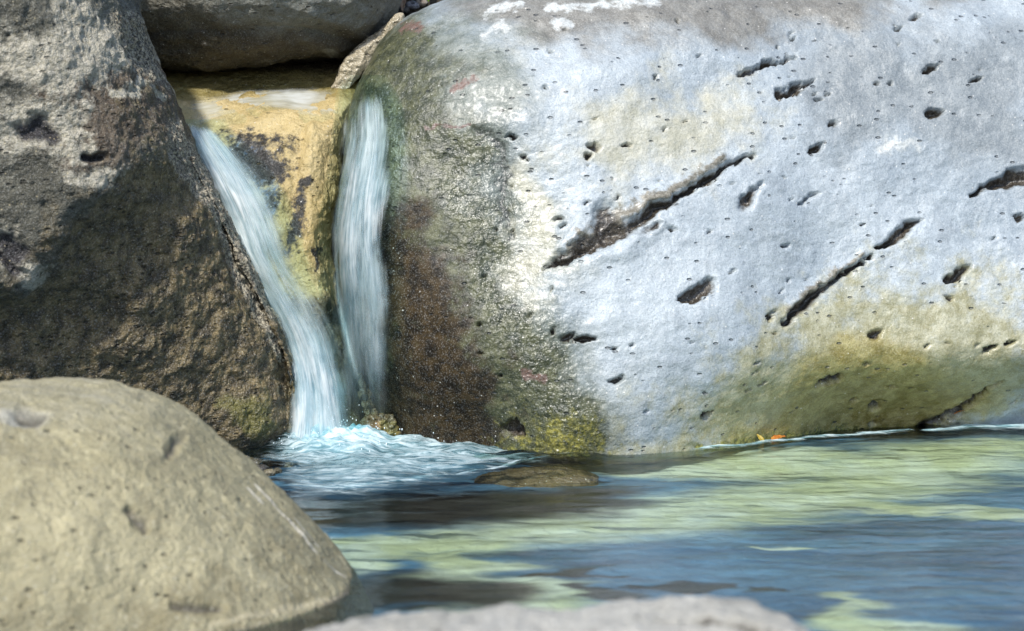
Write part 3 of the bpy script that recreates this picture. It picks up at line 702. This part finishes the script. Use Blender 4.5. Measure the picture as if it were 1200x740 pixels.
# thin film crossing the ledge, feeding the main stream
rowsF = [(418, 96, 150), (390, 96, 152), (350, 94, 148), (310, 96, 142), (270, 102, 146), (240, 104, 158), (220, 100, 176), (205, 92, 176)]
W, uu, vv = sheet(rowsF, 26, 90, lambda a, b: (hit_Y(a, b, (0,)) or 8.9), .015, True)
dens = .50 * smooth(0, .35, uu) * smooth(1, .5, uu) * smooth(0, .12, vv) * smooth(1, .85, vv) + .28 * np.exp(-((vv - .42) / .22) ** 2 - ((uu - .4) / .22) ** 2)
V, F, UV, Dn = pack([(W, uu, vv, dens, 5, smooth(0, .3, uu) * smooth(1, .6, uu) * smooth(0, .15, vv))])
film = mesh_from('water_film', V, F, {'dens': Dn, 'fade': np.concatenate(FADE)}, UV, stream_material('film_water', (.62, .64, .58), 3, 2.2, .34, .66, .85, (.88, .92, .92)), origin=(o0[0], o0[1], 0))
film.parent = fall; film.location = (0, 0, 0)

rowsR = [(88, 408, 440), (98, 402, 454), (110, 399, 464), (130, 397, 468), (160, 395, 470), (190, 391, 468), (220, 386, 463), (260, 380, 460), (300, 378, 462), (340, 380, 465), (380, 385, 466), (420, 391, 464), (455, 398, 462), (518, 404, 460)]
layersR = []
for k, (off, dsc, w_) in enumerate(((.03, .38, 6), (.055, .34, 2), (.08, .30, 5), (.11, .26, -3))):
    W, uu, vv = sheet([(a, b - w_, c + w_) for a, b, c in rowsR], 36, 140, lambda a, b: (hit_Y(a, b) or 8.7), off)
    pt = np.stack([uu.ravel() * 9, vv.ravel() * 3, np.full(uu.size, 40 + k * 5.)], 1)
    W[..., 1] -= .03 * (1 - (2 * uu - 1) ** 2) + .05 * smooth(.05, .4, vv) + (fbm(pt, 1, 4, 150 + k) * .012).reshape(uu.shape)
    e = ragged(uu, vv, k + 11, .25, .30)
    lowL = np.exp(-((uu - .25) / .22) ** 2) * smooth(.98, .55, vv); lowR = np.exp(-((uu - .80) / .13) ** 2) * smooth(1.0, .85, vv)
    t = smooth(.45, .66, vv)
    dens = e * smooth(0, .10, vv) * ((1 - t) * (dsc + .16 * smooth(.1, .3, vv)) + t * (dsc * (.95 * lowL + 1.1 * lowR) + .33 * smooth(1, .86, vv)))
    fade = ragged(uu, vv, k + 21, .2, .3, .2) * smooth(0, .08, vv) * (1 - .62 * smooth(.42, .66, vv)) * smooth(1, .72, vv)
    layersR.append((W, uu, vv, dens + .10 * smooth(.45, .7, vv), k + 8, fade))
V, F, UV, Dn = pack(layersR)
o1 = at(430, 480, 8.3)
tag(mesh_from('waterfall', V, F, {'dens': Dn, 'fade': np.concatenate(FADE)}, UV, mat_f, origin=(o1[0], o1[1], 0)), 'narrower stream spilling over the left shoulder of the huge grey boulder and fading halfway', 'waterfall')

# =================================================================== FOAM
fp = np.array([on_level(a, b, 0)[:2] for a, b in ((318, 556), (336, 526), (372, 506), (440, 500), (520, 500), (585, 508), (650, 518), (680, 530), (604, 544), (560, 556), (480, 570), (420, 584), (360, 586), (326, 572))])
fx, fy = np.arange(-1.05, 2.6, .008), np.arange(7.0, 8.9, .008)
X, Y = np.meshgrid(fx, fy, indexing='ij'); B2 = np.stack([X.ravel(), Y.ravel()], 1); P3 = np.c_[B2, np.zeros(len(B2))]
sdv = poly_sd(B2 + .10 * np.stack([fbm(P3, (2, 4, 1), 4, 160), fbm(P3, (2, 4, 1), 4, 161)], 1), fp)
d = np.linalg.norm(B2 - fall_c, axis=1)
fm = smooth(-.28, .24, sdv) * .54 + .42 * np.exp(-(d / .22) ** 2)
def edge_line(pts, wd):
    q = np.array([on_level(a, b, 0)[:2] for a, b in pts]); return stroke(B2 + .04 * np.stack([fbm(P3, 5, 3, 162), fbm(P3, 5, 3, 163)], 1), q, np.array(wd))
fm = np.maximum(fm, .6 * edge_line([(340, 572), (400, 574), (470, 566), (540, 556), (600, 544), (640, 536)], [.05, .09, .08, .06, .05, .03]))
fm = np.maximum(fm, .8 * edge_line([(1085, 505), (1130, 502), (1210, 500)], [.05, .12, .16]))
fm = np.maximum(fm, .72 * edge_line([(640, 528), (720, 529), (790, 527), (850, 525), (960, 514), (1060, 505)], [.06, .08, .07, .06, .05, .05]))
lump_ = fbm(P3, (10, 15, 1), 5, 164, .62); fine_ = fbm(P3, (30, 42, 1), 3, 165)
zf = water_z(B2) + .004 + fm * (.009 + .005 * lump_ + .0015 * fine_) + np.exp(-(d / .16) ** 2) * (.03 + .05 * np.abs(fbm(P3, 16, 3, 166)))
F = grid_faces(len(fx), len(fy)); F = F[(fm[F] > .01).any(1)]
use, F = np.unique(F, return_inverse=True); F = F.reshape(-1, 4)
m = N('foam')
st = m.noise(1, 6, .68, m.map(m.obj(), (6, 20, 8)), dist=1.4); st2 = m.noise(1, 5, .7, m.map(m.obj(), (24, 70, 40)))
h = m.math('ADD', m.math('MULTIPLY', st, .78), m.math('MULTIPLY', st2, .22))
d_ = m.attr('dens')
al = m.math('MULTIPLY', m.rng(m.math('ADD', h, m.math('MULTIPLY', m.math('SUBTRACT', d_, .5), .9)), .24, .84), m.rng(d_, 0, .2), clamp=True)
c = m.mix(m.rng(h, .4, .6), (.22, .46, .53), (.66, .81, .84))
p = m.principled(c, .45, m.bump(h, .007))
tr = m.n('ShaderNodeBsdfTransparent'); x2 = m.n('ShaderNodeMixShader'); m.l(m.math('MULTIPLY', al, .95), x2.inputs[0]); m.l(tr.outputs[0], x2.inputs[1]); m.l(p, x2.inputs[2])
m.l(x2.outputs[0], m.out.inputs[0])
tag(mesh_from('foam', np.c_[B2, zf][use], F, {'dens': fm[use]}, mat=m.m, origin=(fall_c[0], fall_c[1], 0)), 'white churning foam spreading from the foot of the main stream', 'foam', kind='stuff')

# =================================================================== LEAVES, PLANT, PEBBLES, ROOT
bg_bvh = BVHTree.FromPolygons([tuple(ground.matrix_world @ v.co) for v in ground.data.vertices], [tuple(p.vertices) for p in ground.data.polygons])
def spot(px, py, tree):
    h = tree.ray_cast(Vector((0, 0, CAM_H)), Vector(ray(px, py)).normalized())[0]
    return np.array(h) if h else at(px, py, 9.4)
def leaf_mesh(name, p, L, W_, rot, mat, curl=.25, tip=.6, parent=None):
    nu, nv = 9, 17; v = np.linspace(0, 1, nv); u = np.linspace(-1, 1, nu)
    wv = np.sin(np.pi * v ** tip) ** .9 * W_ / 2
    U, Vv = np.meshgrid(u, v); Wd = U * wv[:, None]
    zz = .35 * np.abs(Wd) + curl * L * (Vv - .35) ** 2 * -1 + .02 * L * np.sin(Vv * 23) * np.abs(U)
    q = np.stack([Wd, Vv * L, zz], -1).reshape(-1, 3)
    q = q @ np.array(Euler(rot).to_matrix()).T
    Ft = grid_faces(nv, nu); n = len(q)
    th = np.array(Euler(rot).to_matrix())[:, 2] * -.0006
    Vx = np.concatenate([q, q + th]); Fx = np.concatenate([Ft, Ft[:, ::-1] + n])
    rimi = np.r_[np.arange(0, nu), np.arange(2 * nu - 1, n, nu), np.arange(n - 2, n - nu - 1, -1), np.arange(n - 2 * nu, 0, -nu)]
    Fx = np.concatenate([Fx, np.stack([rimi, np.roll(rimi, -1), np.roll(rimi, -1) + n, rimi + n], 1)])
    o = mesh_from(name, Vx + p, Fx, mat=mat, origin=p)
    if parent: o.parent = parent; o.location = Vector(p) - parent.location
    return o
def leaf_mat(name, a, b, trans=.25):
    m = N(name); c = m.mix(m.rng(m.noise(90, 5, .6), .35, .65), a, b)
    p = m.principled(c, .45, m.bump(m.noise(160, 3), .001)); tl = m.n('ShaderNodeBsdfTranslucent'); m.l(c, tl.inputs[0])
    x = m.n('ShaderNodeMixShader'); x.inputs[0].default_value = trans; m.l(p, x.inputs[1]); m.l(tl.outputs[0], x.inputs[2]); m.l(x.outputs[0], m.out.inputs[0]); return m.m
big_t = _solid[1]
orange, tanl, green = leaf_mat('orange_leaf', (.45, .13, .02), (.60, .26, .05)), leaf_mat('tan_leaf', (.42, .27, .17), (.55, .40, .28)), leaf_mat('green_leaf', (.12, .26, .02), (.22, .38, .04), .4)
p = spot(903, 513, big_t) + [0, -.03, -.004]
tag(leaf_mesh('fallen_leaf', p, .075, .032, (R(12), R(15), R(-60)), orange), 'curled orange leaf lying at the waterline below the huge grey boulder', 'leaf')
p = spot(893, 516, big_t) + [0, -.05, .0]
tag(leaf_mesh('fallen_leaf', p, .045, .02, (R(50), R(-20), R(30)), leaf_mat('yellow_leaf', (.40, .28, .03), (.55, .42, .08))), 'small yellowish leaf stuck upright beside the curled orange leaf', 'leaf')
p = spot(1116, 484, big_t) + [0, -.03, .0]
tag(leaf_mesh('fallen_leaf', p, .05, .012, (R(20), R(0), R(-75)), orange), 'narrow orange leaf caught in the crack at the right foot of the huge boulder', 'leaf')
p = spot(474, 4, bg_bvh) + [0, -.06, .03]
tag(leaf_mesh('fallen_leaf', p, .085, .036, (R(-55), R(10), R(160)), tanl), 'dry pinkish tan leaf on the bank behind the boulders', 'leaf')
pl = spot(492, -8, bg_bvh) + [0, -.02, 0]
plant = bpy.data.objects.new('green_plant', None); sc.collection.objects.link(plant); plant.location = pl
tag(plant, 'small plant with bright green leaves hanging over the rim behind the huge boulder', 'plant')
for dx, dz, L, rx, rz in ((-.020, .035, .08, -60, 172), (.040, .05, .10, -68, 186), (.0, .06, .09, 20, 30), (.05, .07, .09, 10, -50), (-.03, .06, .08, 5, 80), (.02, .06, .08, -20, 120)):
    leaf_mesh('leaf', pl + np.array([dx, -.05, dz]), L, L * .42, (R(rx), 0, R(rz)), green, parent=plant)
def tube(name, pts, rad, mat, origin, parent=None, n=8):
    pts = np.array(pts); Vt, Ft = [], []
    for i, p_ in enumerate(pts):
        t = pts[min(i + 1, len(pts) - 1)] - pts[max(i - 1, 0)]; t /= np.linalg.norm(t)
        a = np.cross(t, [0, 1, .1]); a /= np.linalg.norm(a); b = np.cross(t, a)
        for k in range(n): th = 2 * math.pi * k / n; Vt.append(p_ + rad[i] * (math.cos(th) * a + math.sin(th) * b))
    for i in range(len(pts) - 1):
        for k in range(n): Ft.append((i * n + k, i * n + (k + 1) % n, (i + 1) * n + (k + 1) % n, (i + 1) * n + k))
    o = mesh_from(name, Vt, Ft, mat=mat, origin=origin)
    if parent: o.parent = parent; o.location = Vector(origin) - parent.location
    return o
mstem = N('green_stem'); mstem.l(mstem.principled((.08, .14, .03), .5), mstem.out.inputs[0])
tube('stem', [pl + np.array([0, 0, -.03]), pl + np.array([0, -.02, .03]), pl + np.array([.01, -.05, .07])], [.004, .0035, .002], mstem.m, pl, plant)
peb_m = [rock_material('bank_pebble', a, b, [], rough=.7, grain=.8) for a, b in (((.22, .22, .25), (.34, .34, .38)), ((.30, .24, .20), (.42, .36, .30)), ((.10, .09, .08), (.18, .16, .15)))]
D, Fc = cube_sphere(14)
for (px, py, r_, mi, lab) in ((484, 9, .028, 0, 'bluish grey pebble on the bank above the left shoulder of the huge boulder'), (494, 6, .024, 1, 'pinkish pebble on the bank beside the bluish grey pebble'),
                              (474, 14, .022, 2, 'dark pebble wedged between the brown boulder and the huge boulder'), (468, 20, .016, 1, 'tiny tan pebble lowest in the gap above the ledge')):
    p = spot(px, py, bg_bvh); n_ = fbm(D, 1.3, 3, int(px))
    Vp = D * [1.2, .9, .7] * r_ * (1 + .18 * n_)[:, None] + p + [0, -.01, .01]
    tag(mesh_from('pebble', Vp, Fc, {'wet': zero(Vp)}, mat=peb_m[mi], origin=p), lab, 'pebble', 'pebbles on the bank')

Ds, Fs = cube_sphere(3); Vs, Fl = [], []
for i in range(220):
    a, r_ = random.uniform(0, 2 * math.pi), abs(random.gauss(0, .17)); h_ = max(0, random.gauss(.03, .05)) * math.exp(-(r_ / .25) ** 2)
    c_ = np.array([fall_c[0] + 1.3 * r_ * math.cos(a), fall_c[1] - .02 + r_ * math.sin(a), .03 + h_]); q = random.uniform(.0010, .0026)
    Vs.append(Ds * q * [1, 1, random.uniform(1, 1.8)] + c_); Fl.append(Fs + i * len(Ds))
msp = N('spray'); msp.l(msp.principled((.82, .9, .92), .15), msp.out.inputs[0])
tag(mesh_from('spray', np.concatenate(Vs), np.concatenate(Fl), mat=msp.m, origin=(fall_c[0], fall_c[1], 0)), 'fine drops thrown up where the main stream meets the pool', 'spray', kind='stuff')
wet_peb = [rock_material('wet_pebble', a, b, [], rough=.3, wet_rough=.16, grain=.8) for a, b in (((.05, .045, .03), (.11, .10, .06)), ((.14, .12, .07), (.22, .19, .12)), ((.03, .028, .025), (.07, .065, .055)))]
for i, (px, py, r_, mi, lab) in enumerate(((296, 541, .030, 0, 'largest dark wet pebble at the foot of the tall dark boulder'), (308, 547, .022, 2, 'blackish pebble beside the largest wet pebble at the waterline'),
                                        (318, 551, .018, 1, 'olive tan pebble nearest the foam at the foot of the dark boulder'), (288, 536, .020, 1, 'olive tan pebble tucked behind the tan boulder'),
                                        (303, 538, .015, 2, 'small black pebble sitting on top of the largest wet pebble'), (327, 549, .014, 0, 'smallest wet pebble at the edge of the foam'))):
    p = on_level(px, py, .015) + [0, -.05, 0]
    Vp = D * [1.3, 1, .75] * r_ * (1 + .2 * fbm(D, 1.3, 3, 60 + i))[:, None] + p
    tag(mesh_from('pebble', Vp, Fc, {'wet': np.ones(len(Vp))}, mat=wet_peb[mi], origin=p), lab, 'pebble', 'wet pebbles below the dark boulder')
